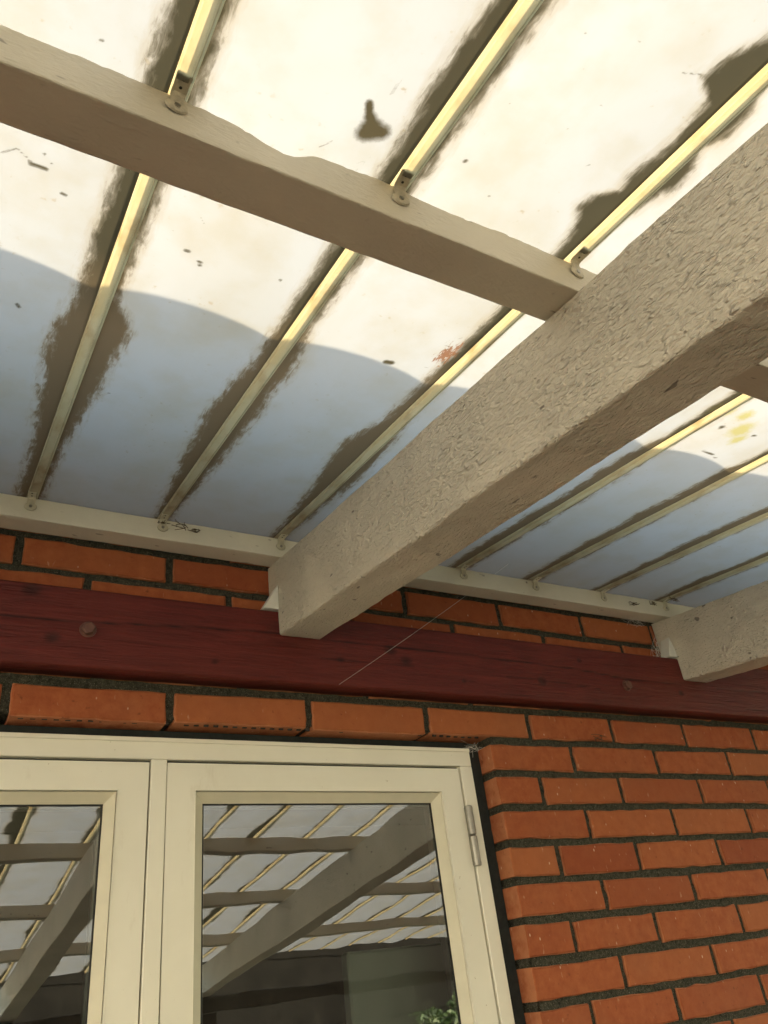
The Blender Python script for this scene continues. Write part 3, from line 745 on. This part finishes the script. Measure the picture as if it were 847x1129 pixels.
def sheet(n):
    xl, xr = barx(n)+.0090, barx(n+1)-.0076
    near = -2 <= n <= 8
    fine = -1 <= n <= 2
    ux = np.linspace(0, 1, 85 if fine else 37 if near else 13)
    ys = list(np.arange(0.0, -1.3, -.0026 if fine else -.0058)) if near else list(np.arange(0, -1.3, -.05))
    ys = [-.001] + [y for y in ys if y < -.001]
    ys += list(np.arange(-1.3, Y_OUT, -.018)) + [Y_OUT]
    yy = np.array(ys); pl = np.array([prof(n, 1, y) for y in ys]); pr = np.array([prof(n+1, 0, y) for y in ys])
    XX, YY = np.meshgrid(xl+ux*(xr-xl), yy); UU = np.meshgrid(ux, yy)[0]
    st = np.maximum(pl[:, None]-(XX-barx(n)), pr[:, None]-(barx(n+1)-XX)).ravel()
    sp = np.zeros(XX.shape); al = np.zeros(XX.shape); ru = np.exp(-((XX-.397)/.017)**2-((YY+.650)/.030)**2) if n == 1 else np.zeros(XX.shape)
    if near:
        for (ax, ay, bx_, by_, r_) in MARKS:
            am = 1 if r_ > .004 else (min(.9, .50+r_/.008) if r_ > .0009 else .47); r_ = max(r_*.85, .0011); dx, dy = bx_-ax, by_-ay; L2 = dx*dx+dy*dy+1e-12
            t = np.clip(((XX-ax)*dx+(YY-ay)*dy)/L2, 0, 1)
            sp = np.maximum(sp, am*np.exp(-.7*(((XX-ax-t*dx)**2+(YY-ay-t*dy)**2)/r_**2)))
        for (cx, cy, r_) in ALG: al = np.maximum(al, np.exp(-.9*((XX-cx)**2+((YY-cy)*.7)**2)/r_**2))
    sp = sp.ravel(); al = al.ravel(); ru = ru.ravel(); de = np.clip((-.52-YY)/.12, 0, 1).ravel()
    ZZ = zq(YY)+SH-.004*4*UU*(1-UU)+.0006*np.sin(XX*31+n)*np.sin(YY*13+n*2)
    verts = np.stack([(XX+SK*YY), YY, ZZ], -1).reshape(-1, 3).tolist()
    m_, k = len(ys), len(ux)
    faces = [(j*k+i, j*k+i+1, (j+1)*k+i+1, (j+1)*k+i) for j in range(m_-1) for i in range(k-1)]
    me = bpy.data.meshes.new('roof_sheet'); me.from_pydata(verts, [], faces); me.update()
    for nm, d in (('stain', st), ('spot', sp), ('algae', al), ('dense', de), ('rust', ru)):
        a = me.attributes.new(nm, 'FLOAT', 'POINT'); a.data.foreach_set('value', d)
    o = mesh_obj('roof_sheet', me, m_sheet, None, True)
    return o
SLAB = {-1: 'opal roof sheet with a small brown squiggle of dirt, before the first stained bar',
        0: 'opal roof sheet with a black blot trailing a thin tail',
        1: 'opal roof sheet with a brown leaf smear beside the bar near the rafter',
        2: 'opal roof sheet lying over the upper edge of the big diagonal rafter',
        3: 'opal roof sheet just beyond the big diagonal rafter, mostly hidden by it',
        4: 'opal roof sheet with yellow algae and a twig mark, beyond the diagonal rafter',
        5: 'opal roof sheet second from the cobwebbed rafter',
        6: 'opal roof sheet ending in the corner at the cobwebbed rafter'}
BLAB = {0: 'yellow glazing bar with wide brown stains on both sides, under the squiggle sheet edge',
        1: 'yellow glazing bar reaching the batten halfway between the stained bar and the rafter',
        2: 'yellow glazing bar with black stain clumps, running close beside the diagonal rafter',
        3: 'yellow glazing bar hidden above the big diagonal rafter',
        4: 'yellow glazing bar first beyond the diagonal rafter, yellow algae beside it',
        5: 'yellow glazing bar second beyond the diagonal rafter',
        6: 'yellow glazing bar third beyond the diagonal rafter',
        7: 'yellow glazing bar meeting the batten beside the cobwebbed rafter'}
for n in range(N0, N1):
    o = sheet(n)
    tag(o, SLAB.get(n, edge_label('opal roof sheet', n, 7)), 'roof sheet', 'opal roof sheets between the glazing bars')
def bar(n):
    x = barx(n); ya, yb = -.004, Y_OUT
    # one thin extruded channel: pale bottom flange with a small step, its lips gripping the sheets
    P = [(-.0085, HB+.003), (-.0074, HB+.001), (-.0071, HB-.002), (-.0068, .0010), (-.0060, 0), (.0040, 0), (.0046, .0014), (.0054, .0014), (.0060, .0006), (.0078, .0010), (.0083, .0022), (.0086, HB-.002), (.0089, HB+.001), (.0100, HB+.003)]
    ws = [ya]+list(np.arange(ya-.05, yb, -.05))+[yb]
    verts = [(u+.0006*mnoise.noise((w*9, n, 1))+SK*(w-ya), w-ya, v+.0005*mnoise.noise((w*7, n, 5))+S*(w-ya)) for w in ws for (u, v) in P]
    k = len(P); faces = [(i*k+j, i*k+j+1, (i+1)*k+j+1, (i+1)*k+j) for i in range(len(ws)-1) for j in range(k-1)]
    me = bpy.data.meshes.new('glazing_bar'); me.from_pydata(verts, [], faces); me.update()
    o = mesh_obj('glazing_bar', me, m_bar); o.location = (x+SK*ya, ya, zq(ya))
    tag(o, BLAB.get(n, edge_label('yellow glazing bar', n, 8)), 'glazing bar', 'glazing bars under the roof sheets')
for n in range(N0, N1+1): bar(n)
eave()

# clips that hold the bars to purlin and batten
def clip_mesh():
    # local: y outwards(-) along the bar, z up; origin on front top arris of the timber under the bar
    bm = bmesh.new()
    w = .0062; t = .0012
    path = [(-.0205, .0), (-.0205, -t), (-.004, -t), (-.0022, -.003), (-.0014, -.010), (-.0012, -.014), (0, -.014), (0, 0)]
    path = [(-.0205, -.0002), (-.0205, -t-.0002), (-.0045, -t-.0004), (-.0022, -.0035), (-.0018, -.012), (-.0003, -.012), (-.0006, -.0030), (-.0035, -.0004)]
    add_prism(bm, path, -w, w, lambda u, v, s_: (s_, u, v))
    # round lobe on the face
    n = 20
    def disc(r, y0, y1, cz):
        a = [bm.verts.new((r*1.25*math.cos(2*math.pi*k/n), y0, cz+r*math.sin(2*math.pi*k/n))) for k in range(n)]
        b = [bm.verts.new((r*1.15*math.cos(2*math.pi*k/n), y1, cz+r*.92*math.sin(2*math.pi*k/n))) for k in range(n)]
        for k in range(n): bm.faces.new((a[k], a[(k+1) % n], b[(k+1) % n], b[k]))
        bm.faces.new(b)
    disc(.0078, -.0002, -.0020, -.0170)
    bmesh.ops.recalc_face_normals(bm, faces=bm.faces)
    me = bpy.data.meshes.new('strap'); bm.to_mesh(me); bm.free(); return me
def dot_mesh(name, r, h, axis):
    bm = bmesh.new(); n = 12
    def P(a, d): return (r*math.cos(a), -d, r*math.sin(a)) if axis == 'y' else (r*math.cos(a), r*math.sin(a), -d)
    a = [bm.verts.new(P(2*math.pi*k/n, -.0004)) for k in range(n)]; b = [bm.verts.new(P(2*math.pi*k/n, h)) for k in range(n)]
    for k in range(n): bm.faces.new((a[k], a[(k+1) % n], b[(k+1) % n], b[k]))
    bm.faces.new(b); bmesh.ops.recalc_face_normals(bm, faces=bm.faces)
    me = bpy.data.meshes.new(name); bm.to_mesh(me); bm.free(); return me
me_strap = clip_mesh(); me_strap.materials.append(m_clip)
me_screw = dot_mesh('screw', .0026, .0008, 'y'); me_screw.materials.append(m_hinge)
me_hole = dot_mesh('screw_hole', .0014, .00012, 'z'); me_hole.materials.append(m_clipdark)
me_strap2 = me_strap.copy(); me_strap2.materials.clear(); me_strap2.materials.append(simple('cream_clip', (.60, .56, .43), .5, .1, .2, 90, .4))
def clip(x, y, z, slope, label, white=False, rz=0):
    root = empty('bar_clip', (x, y, z), rz); tag(root, label, 'clip', 'metal clips fixing the glazing bars')
    link(bpy.data.objects.new('strap', me_strap2 if white else me_strap), root)
    s_ = link(bpy.data.objects.new('screw', me_screw), root); s_.location = (0, -.0020, -.017)
    for yy in (-.0085, -.0160):
        h_ = link(bpy.data.objects.new('screw_hole', me_hole), root); h_.location = (0, yy, -.00145)
cl = {0: 'beside the brown-edged first bar', 1: 'at the bar past the wavy dip', 2: 'close to the diagonal rafter'}
for n in (0, 1, 2):
    clip(barx(n)-.001+.0103, -.8475-.0008, zq(-.8475)-.0004, S, 'small bent metal clip on the wavy purlin '+cl[n], rz=(.06, -.05, .12)[n])
wl = {0: 'metal clip with a screw ring on the cream batten, under the widely stained bar', 1: 'metal clip on the cream batten between the stained bar and the rafter', 2: 'metal clip on the cream batten right beside the diagonal rafter',
      4: 'metal clip on the batten first beyond the diagonal rafter', 5: 'metal clip on the batten second beyond the diagonal rafter', 6: 'metal clip on the batten third beyond the diagonal rafter', 7: 'dirty metal clip on the batten beside the cobwebbed rafter'}
for n in wl: clip(barx(n), -BT-.0012, zq(-BT)-.0012, S, wl[n], True, rz=(n*37 % 7-3)*.03)

# ------------------------------------------------------------------ window
YF = .033
def window():
    root = empty('casement_window', (.235, YF, ZSILL))
    tag(root, 'cream painted double casement window set in the brick wall', 'window', kind='thing')
    off = Vector((-.235, -YF, -ZSILL))
    def put(name, bm, mat, parent=root, smooth=False):
        o = from_bm(name, bm, mat, parent, smooth)
        if parent is root: o.location = off
        return o
    xl, xj = -.375, .840; zt = -.0095; zb = ZSILL+.05; xm1, xm2 = .2225, .2475
    bv = .0012
    # outer frame
    bm = bmesh.new()
    add_box(bm, xl, xj, YF, YF+.095, -.0425, zt, bv)
    add_box(bm, xl+.001, xj-.001, YF-.0035, YF+.003, -.0160, zt+.0005, .001)
    add_box(bm, .8125, xj, YF, YF+.095, zb, -.0427, bv)
    add_box(bm, xl, xl+.0275, YF, YF+.095, zb, -.0427, bv)
    add_box(bm, xl, xj, YF-.01, YF+.095, zb-.045, zb-.0002, bv)
    put('frame', bm, m_frame)
    bm = bmesh.new(); add_box(bm, xm1, xm2, YF+.0005, YF+.09, zb, -.0428, bv)
    put('mullion', bm, m_frame)
    # rebate lining seen in the gaps
    bm = bmesh.new(); add_box(bm, xl+.0277, .8123, YF+.012, YF+.0185, -.0535, -.0428); add_box(bm, xm1-.008, xm1-.0002, YF+.012, YF+.018, zb, -.054); add_box(bm, xm2+.0002, xm2+.008, YF+.012, YF+.018, zb, -.054)
    add_box(bm, .8040, .8123, YF+.012, YF+.018, zb, -.054)
    put('gap_seal', bm, m_gasket)
    def sash(x0, x1, z0, z1, hx):
        # x0..x1 outer; glass opening measured: stile .0442 + bead
        sw = .0445; rail = .0415
        bm = bmesh.new(); y0, y1 = YF+.0015, YF+.062
        xi0, xi1, zi0, zi1 = x0+sw, x1-sw, z0+sw, z1-rail
        # mitred ring
        outer = [(x0, z0), (x1, z0), (x1, z1), (x0, z1)]; inner = [(xi0, zi0), (xi1, zi0), (xi1, zi1), (xi0, zi1)]
        for i in range(4):
            k = (i+1) % 4; o0, o1, i0, i1 = outer[i], outer[k], inner[i], inner[k]
            vf = [bm.verts.new((p[0], y0, p[1])) for p in (o0, o1, i1, i0)]; vb = [bm.verts.new((p[0], y1, p[1])) for p in (o0, o1, i1, i0)]
            bm.faces.new(vf); bm.faces.new(vb[::-1])
            for a in range(4):
                b = (a+1) % 4
                if a in (0, 2): bm.faces.new((vf[a], vf[b], vb[b], vb[a]))
        bmesh.ops.remove_doubles(bm, verts=bm.verts, dist=1e-6)
        es = [e for e in bm.edges if e.calc_face_angle(0) > 1]
        bmesh.ops.bevel(bm, geom=es, offset=.0014, segments=2, affect='EDGES')
        sh = put('sash', bm, m_frame)
        # bead: thin groove, then a sloping band down to the glass
        yg = YF+.020; bw = .0165
        g = .0013
        a = [(xi0+g, zi0+g), (xi1-g, zi0+g), (xi1-g, zi1-g), (xi0+g, zi1-g)]
        b = [(xi0+bw, zi0+bw), (xi1-bw, zi0+bw), (xi1-bw, zi1-bw), (xi0+bw, zi1-bw)]
        bm = bmesh.new()
        for i in range(4):
            k = (i+1) % 4
            s1 = [(a[i], y0+.0035), (a[k], y0+.0035), (b[k], yg-.002), (b[i], yg-.002)]
            f = [bm.verts.new((p[0], y, p[1])) for p, y in s1]; bm.faces.new(f)
            f2 = [bm.verts.new((p[0], y, p[1])) for p, y in ((a[i], y0+.0035), (a[k], y0+.0035), (a[k], yg+.012), (a[i], yg+.012))]; bm.faces.new(f2)
            f3 = [bm.verts.new((p[0], y, p[1])) for p, y in ((b[i], yg-.002), (b[k], yg-.002), (b[k], yg+.012), (b[i], yg+.012))]; bm.faces.new(f3)
        bmesh.ops.remove_doubles(bm, verts=bm.verts, dist=1e-6)
        from_bm('glazing_bead', bm, m_bead, sh)
        bm = bmesh.new(); w = .0022
        for i in range(4):
            k = (i+1) % 4
            sg = lambda p: (p[0]+(w if p[0] < (x0+x1)/2 else -w), p[1]+(w if p[1] < (z0+z1)/2 else -w))
            f = [bm.verts.new((p[0], yg-.0018, p[1])) for p in (b[i], b[k], sg(b[k]), sg(b[i]))]; bm.faces.new(f)
            f = [bm.verts.new((p[0], y, p[1])) for p, y in ((sg(b[i]), yg-.0018), (sg(b[k]), yg-.0018), (sg(b[k]), yg+.001), (sg(b[i]), yg+.001))]; bm.faces.new(f)
        from_bm('gasket', bm, m_gasket, sh)
        bm = bmesh.new(); f = [bm.verts.new((p[0], yg, p[1])) for p in (b[0], b[1], b[2], b[3])]; bm.faces.new(f)
        me = bpy.data.meshes.new('pane'); bmesh.ops.recalc_face_normals(bm, faces=bm.faces); bm.to_mesh(me); bm.free()
        mesh_obj('pane', me, m_glass, sh)
        # spacer of the double glazing + inner rebate
        bm = bmesh.new(); q = .012
        for (ax0, ax1, az0, az1) in ((b[0][0]-.001, b[0][0]+q*.45, b[0][1], b[2][1]), (b[1][0]-q*.45, b[1][0]+.001, b[0][1], b[2][1])):
            add_box(bm, ax0, ax1, yg+.004, yg+.018, az0, az1)
        add_box(bm, b[0][0]+q*.46, b[1][0]-q*.46, yg+.004, yg+.018, b[2][1]-q*.45, b[2][1]+.001)
        from_bm('spacer', bm, m_spacer, sh)
        if hx:
            # hinge: two knuckle barrels on the jamb side
            for zc in (-.170, -1.0):
                hr = bmesh.new(); xh = .8105; yh = YF-.0078; r_ = .0072
                def cyl(za, zb_, r):
                    add_tube(hr, [(xh, yh, za), (xh, yh, za+.0012), (xh, yh, zb_-.0012), (xh, yh, zb_)], [r*.82, r, r, r*.82], 18)
                cyl(zc+.0010, zc+.0520, r_); cyl(zc-.0520, zc-.0010, r_); cyl(zc-.0012, zc+.0012, r_*.7)
                add_tube(hr, [(xh, yh, zc+.046), (xh, yh, zc+.0475)], r_*1.06, 18); add_tube(hr, [(xh, yh, zc+.008), (xh, yh, zc+.0095)], r_*1.06, 18); add_tube(hr, [(xh, yh, zc-.0475), (xh, yh, zc-.046)], r_*1.06, 18)
                add_box(hr, xh-.0035, xh+.0002, yh+.0035, YF+.004, zc-.050, zc+.050)
                put('hinge', hr, m_hinge, root, False)
    sash(xm2+.0022, .8065, zb+.005, -.0488, True)
    sash(xl+.033, xm1-.0042, zb+.005, -.0488, False)
    # dark sealant joint round the frame
    bm = bmesh.new()
    add_box(bm, XL+.001, xl-.0003, YF+.010, YF+.05, zb-.04, .0040); add_box(bm, xj+.0003, XC-.0005, YF+.010, YF+.05, zb-.04, .0040)
    add_box(bm, xl-.0002, xj+.0002, YF+.008, YF+.05, zt+.0003, .0050)
    put('sealant_joint', bm, m_sealant)
    bm = bmesh.new(); add_box(bm, XL, XC, -.03, YF+.1, ZSILL+.0005, zb-.0455, .003)
    put('sill', bm, simple('sill_slate', (.1, .1, .1), .7))
window()

# ------------------------------------------------------------------ cobwebs
m_web = simple('cobweb_silk', (.75, .72, .65), .5, 0, .1, 50)
def strand(pts, r, lab, sag=.01):
    bm = bmesh.new()
    a, b = Vector(pts[0]), Vector(pts[-1]); P = []
    for k in range(13):
        t = k/12; p = a.lerp(b, t); p.z -= sag*4*t*(1-t); P.append(p)
    add_tube(bm, P, r, 5)
    tag(from_bm('cobweb_strand', bm, m_web), lab, 'cobweb', 'cobweb strands')
strand([(.526, -T1, .0735), (.935, -.10, .355)], .00022, 'long thin cobweb strand running from the red ledger up to the roof sheet', .004)
def tangle(c, rad, n, lab, seed, flat=(1, 1, 1), r=.00028, mat=None):
    rn = random.Random(seed); bm = bmesh.new()
    for k in range(n):
        a = Vector([rn.gauss(0, 1)*rad*f for f in flat]); b = Vector([rn.gauss(0, 1)*rad*f for f in flat]); c2 = (a+b)/2+Vector([rn.gauss(0, .35)*rad for f in flat])
        P = [Vector(c)+a*(1-t)*(1-t)+c2*2*t*(1-t)+b*t*t for t in (0, .25, .5, .75, 1)]
        add_tube(bm, P, r, 4)
    tag(from_bm('cobweb', bm, mat or m_web), lab, 'cobweb', 'cobweb tangles')
tangle((1.412, -.022, .225), .016, 46, 'grey cobweb tangle at the wall end of the rafter with the narrow wedge', 1, (.5, .6, 1.3), .00022)
tangle((1.36, -.030, .300), .014, 30, 'cobweb tangle under the batten beside the cobwebbed rafter', 5, (1.3, .5, .6), .0002)
tangle((.850, YF-.002, -.006), .009, 26, 'small cobweb at the upper corner of the window frame by the bricks', 2, (1.4, .5, .6), .00022)
m_litter = simple('dead_leaf', (.09, .06, .03), .9, 0, .3, 80)
for k, (x, y, z, rd, lab) in enumerate([(.262, -BT-.002, .340, .004, 'speck of dark litter on the batten just before the diagonal rafter'), (.235, -BT-.001, .346, .006, 'wisp of dark litter on top of the batten between two clips'),
                                  (1.345, -BT-.003, .334, .006, 'dark litter wisp on the batten near the cobwebbed rafter'), (1.42, -BT-.004, .342, .006, 'dark litter wisp in the corner between batten and cobwebbed rafter'),
                                  (.205, -BT-.004, .345, .004, 'dark litter wisp around the clip at the second bar'), (1.445, -.09, .336, .007, 'dark litter wisp on top of the cobwebbed rafter'),
                                  (1.155, -.004, .0105, .010, 'dry straw wisp caught in the mortar under the red beam')]):
    tangle((x, y, z), rd, 12, lab, 30+k, (1.4, .4, .6), .0006, m_litter)

# ------------------------------------------------------------------ garden: fence, hedge, trees (seen reflected in the panes)
m_fence = simple('dark_fence_board', (.012, .0105, .008), .85, 0, .35, 4, .5)
m_fence.node_tree.nodes['Principled BSDF'].inputs['Specular IOR Level'].default_value = .05
def fence():
    root = empty('board_fence', (3, -7, GROUND)); tag(root, 'dark horizontal board fence behind the hedge', 'fence')
    bm = bmesh.new(); z = GROUND+.05
    while z < .0:
        k_ = int(round((z-GROUND)/.15)) % 2; add_box(bm, -3.6, 14, .008*k_, .007+.008*k_, z-GROUND, z-GROUND+.158); z += .15
    o = from_bm('boards', bm, m_fence, root)
    for x in range(-3, 15, 2):
        bm = bmesh.new(); add_box(bm, x-.05, x+.05, -.09, -.002, 0, 2.07, .004); from_bm('fence_post', bm, m_fence, root)
fence()
def leaf_mat(name, c1, c2):
    m = M(name); n = m.noise(m.coord(), 6, 3)
    oi = m.attr('tone').outputs['Fac']
    c = m.mix(oi, c1, c2); m.set(c, .5, None, .4)
    tr = m.new('ShaderNodeBsdfTranslucent'); m.lk(c, tr.inputs[0])
    mx = m.new('ShaderNodeMixShader'); mx.inputs[0].default_value = .3; m.lk(m.b.outputs[0], mx.inputs[1]); m.lk(tr.outputs[0], mx.inputs[2]); m.lk(mx.outputs[0], m.out.inputs[0])
    return m.m
m_leaf = leaf_mat('leaf_green', (.02, .04, .008), (.09, .13, .03)); m_leaf2 = leaf_mat('leaf_dark', (.005, .010, .004), (.018, .030, .010))
m_bark = simple('bark', (.12, .09, .06), .9, 0, .3, 10, .6)
def leaves(name, pts, size, mat, parent, seed):
    rn = np.random.default_rng(seed); n = len(pts); pts = np.asarray(pts)
    d = rn.normal(size=(n, 3)); d /= np.linalg.norm(d, axis=1)[:, None]
    e = np.cross(d, rn.normal(size=(n, 3))); e /= np.linalg.norm(e, axis=1)[:, None]
    s_ = size*rn.uniform(.6, 1.3, n)[:, None]
    v = np.stack([pts-d*s_, pts+e*s_*.45, pts+d*s_, pts-e*s_*.45], 1).reshape(-1, 3)
    me = bpy.data.meshes.new(name); me.from_pydata(v.tolist(), [], [(4*i, 4*i+1, 4*i+2, 4*i+3) for i in range(n)]); me.update()
    a = me.attributes.new('tone', 'FLOAT', 'POINT'); a.data.foreach_set('value', np.repeat(rn.uniform(0, 1, n), 4).tolist())
    return mesh_obj(name, me, mat, parent)
rn = np.random.default_rng(4)
def hedge():
    root = empty('hedge', (5, -6.3, GROUND)); tag(root, 'leafy green hedge in front of the dark fence', 'hedge')
    n = 32000; x = rn.uniform(-.5, 8, n); top = 1.50+.10*np.sin(x*1.3)+.06*np.sin(x*4.1)+.05*np.sin(x*9.7)
    y = rn.uniform(-.45, .45, n); z = top*np.sqrt(rn.uniform(.05, 1, n))*(1-.25*(y/.45)**4)
    leaves('foliage', np.stack([x, y, z], 1), .034, m_leaf, root, 8)
    bm = bmesh.new()
    for k in range(24):
        xx = -.3+k*.34; add_tube(bm, [(xx, 0, 0), (xx+.03, .02, .6), (xx-.04, 0, 1.2)], [.02, .014, .006], 6)
    from_bm('stems', bm, m_bark, root)
hedge()
def tree(x, y, h, r, lab, seed, mat):
    rn = np.random.default_rng(seed); root = empty('garden_tree', (x, y, GROUND)); tag(root, lab, 'tree', 'trees beyond the fence')
    bm = bmesh.new(); add_tube(bm, [(0, 0, 0), (.05, .05, h*.3), (0, -.05, h*.6), (.08, 0, h*.9)], [.18, .14, .08, .02], 10)
    cs = []
    for k in range(26):
        a = rn.uniform(0, 6.28); zz = rn.uniform(.22, .95)*h; rr = r*math.sin(math.pi*min(1, (zz/h)*.9+.12))*rn.uniform(.3, .9)
        c = (rr*math.cos(a), rr*math.sin(a), zz); cs.append((c, rn.uniform(.3, .55)*r*.75))
        add_tube(bm, [(0, 0, zz*.8), (c[0]*.6, c[1]*.6, zz*.95), c], [.04, .022, .006], 6)
    from_bm('trunk', bm, m_bark, root)
    P = []
    for c, q in cs:
        m_ = 1500; d = rn.normal(size=(m_, 3)); d /= np.linalg.norm(d, axis=1)[:, None]
        P.append(np.array(c)+d*q*rn.uniform(.35, 1.1, m_)[:, None]*np.array((1, 1, .75)))
    leaves('crown', np.concatenate(P), .042, mat, root, seed+1)
tree(2.2, -9.6, 5.8, 2.6, 'dark leafy tree beyond the fence, behind the middle of the roof', 12, m_leaf2)
tree(6.0, -9.0, 5.4, 2.5, 'dark leafy tree beyond the fence, right in the reflection', 13, m_leaf2)
tree(9.8, -8.6, 6.0, 2.6, 'tall dark tree beyond the fence at the far right', 14, m_leaf2)

def reflector():  # unseen white block, added so its sunlit side bounces fill onto the rafters
    root = empty('reflector', (-5.6, -3.2, GROUND)); tag(root, 'unseen white garage standing across the terrace', 'reflector', kind='thing')
    mw = simple('bounce_white', (.74, .70, .60), .85, 0, .05, 3, .3); mt = simple('felt_roof', (.07, .07, .07), .9)
    bm = bmesh.new(); add_box(bm, -1.2, 1.2, -2.6, 2.4, .03, 2.75); from_bm('wall', bm, mw, root)
    bm = bmesh.new(); add_box(bm, -1.32, 1.32, -2.72, 2.52, 2.752, 2.87, .01); from_bm('roof', bm, mt, root)
    bm = bmesh.new(); add_box(bm, 1.203, 1.24, -.5, .5, .04, 2.1, .004); from_bm('door', bm, simple('grey_door', (.4, .42, .42), .5), root)
reflector()

def front_reflector():  # added out of view; its sunlit white face lights the window and purlin fronts
    root = empty('front_reflector', (-3.0, -6.1, GROUND)); tag(root, 'unseen white reflector wall opposite the house, added to light the window and purlin fronts', 'wall', kind='thing')
    bm = bmesh.new(); add_box(bm, -1.9, 1.9, -.1, .1, 0, 2.1); from_bm('bounce_face', bm, simple('front_bounce_white', (.72, .68, .58), .85, 0, .05, 3, .3), root)
    bm = bmesh.new(); add_box(bm, -1.95, 1.95, -.15, .15, 2.102, 2.17, .01); from_bm('coping', bm, simple('coping_concrete', (.35, .34, .31), .85), root)
front_reflector()
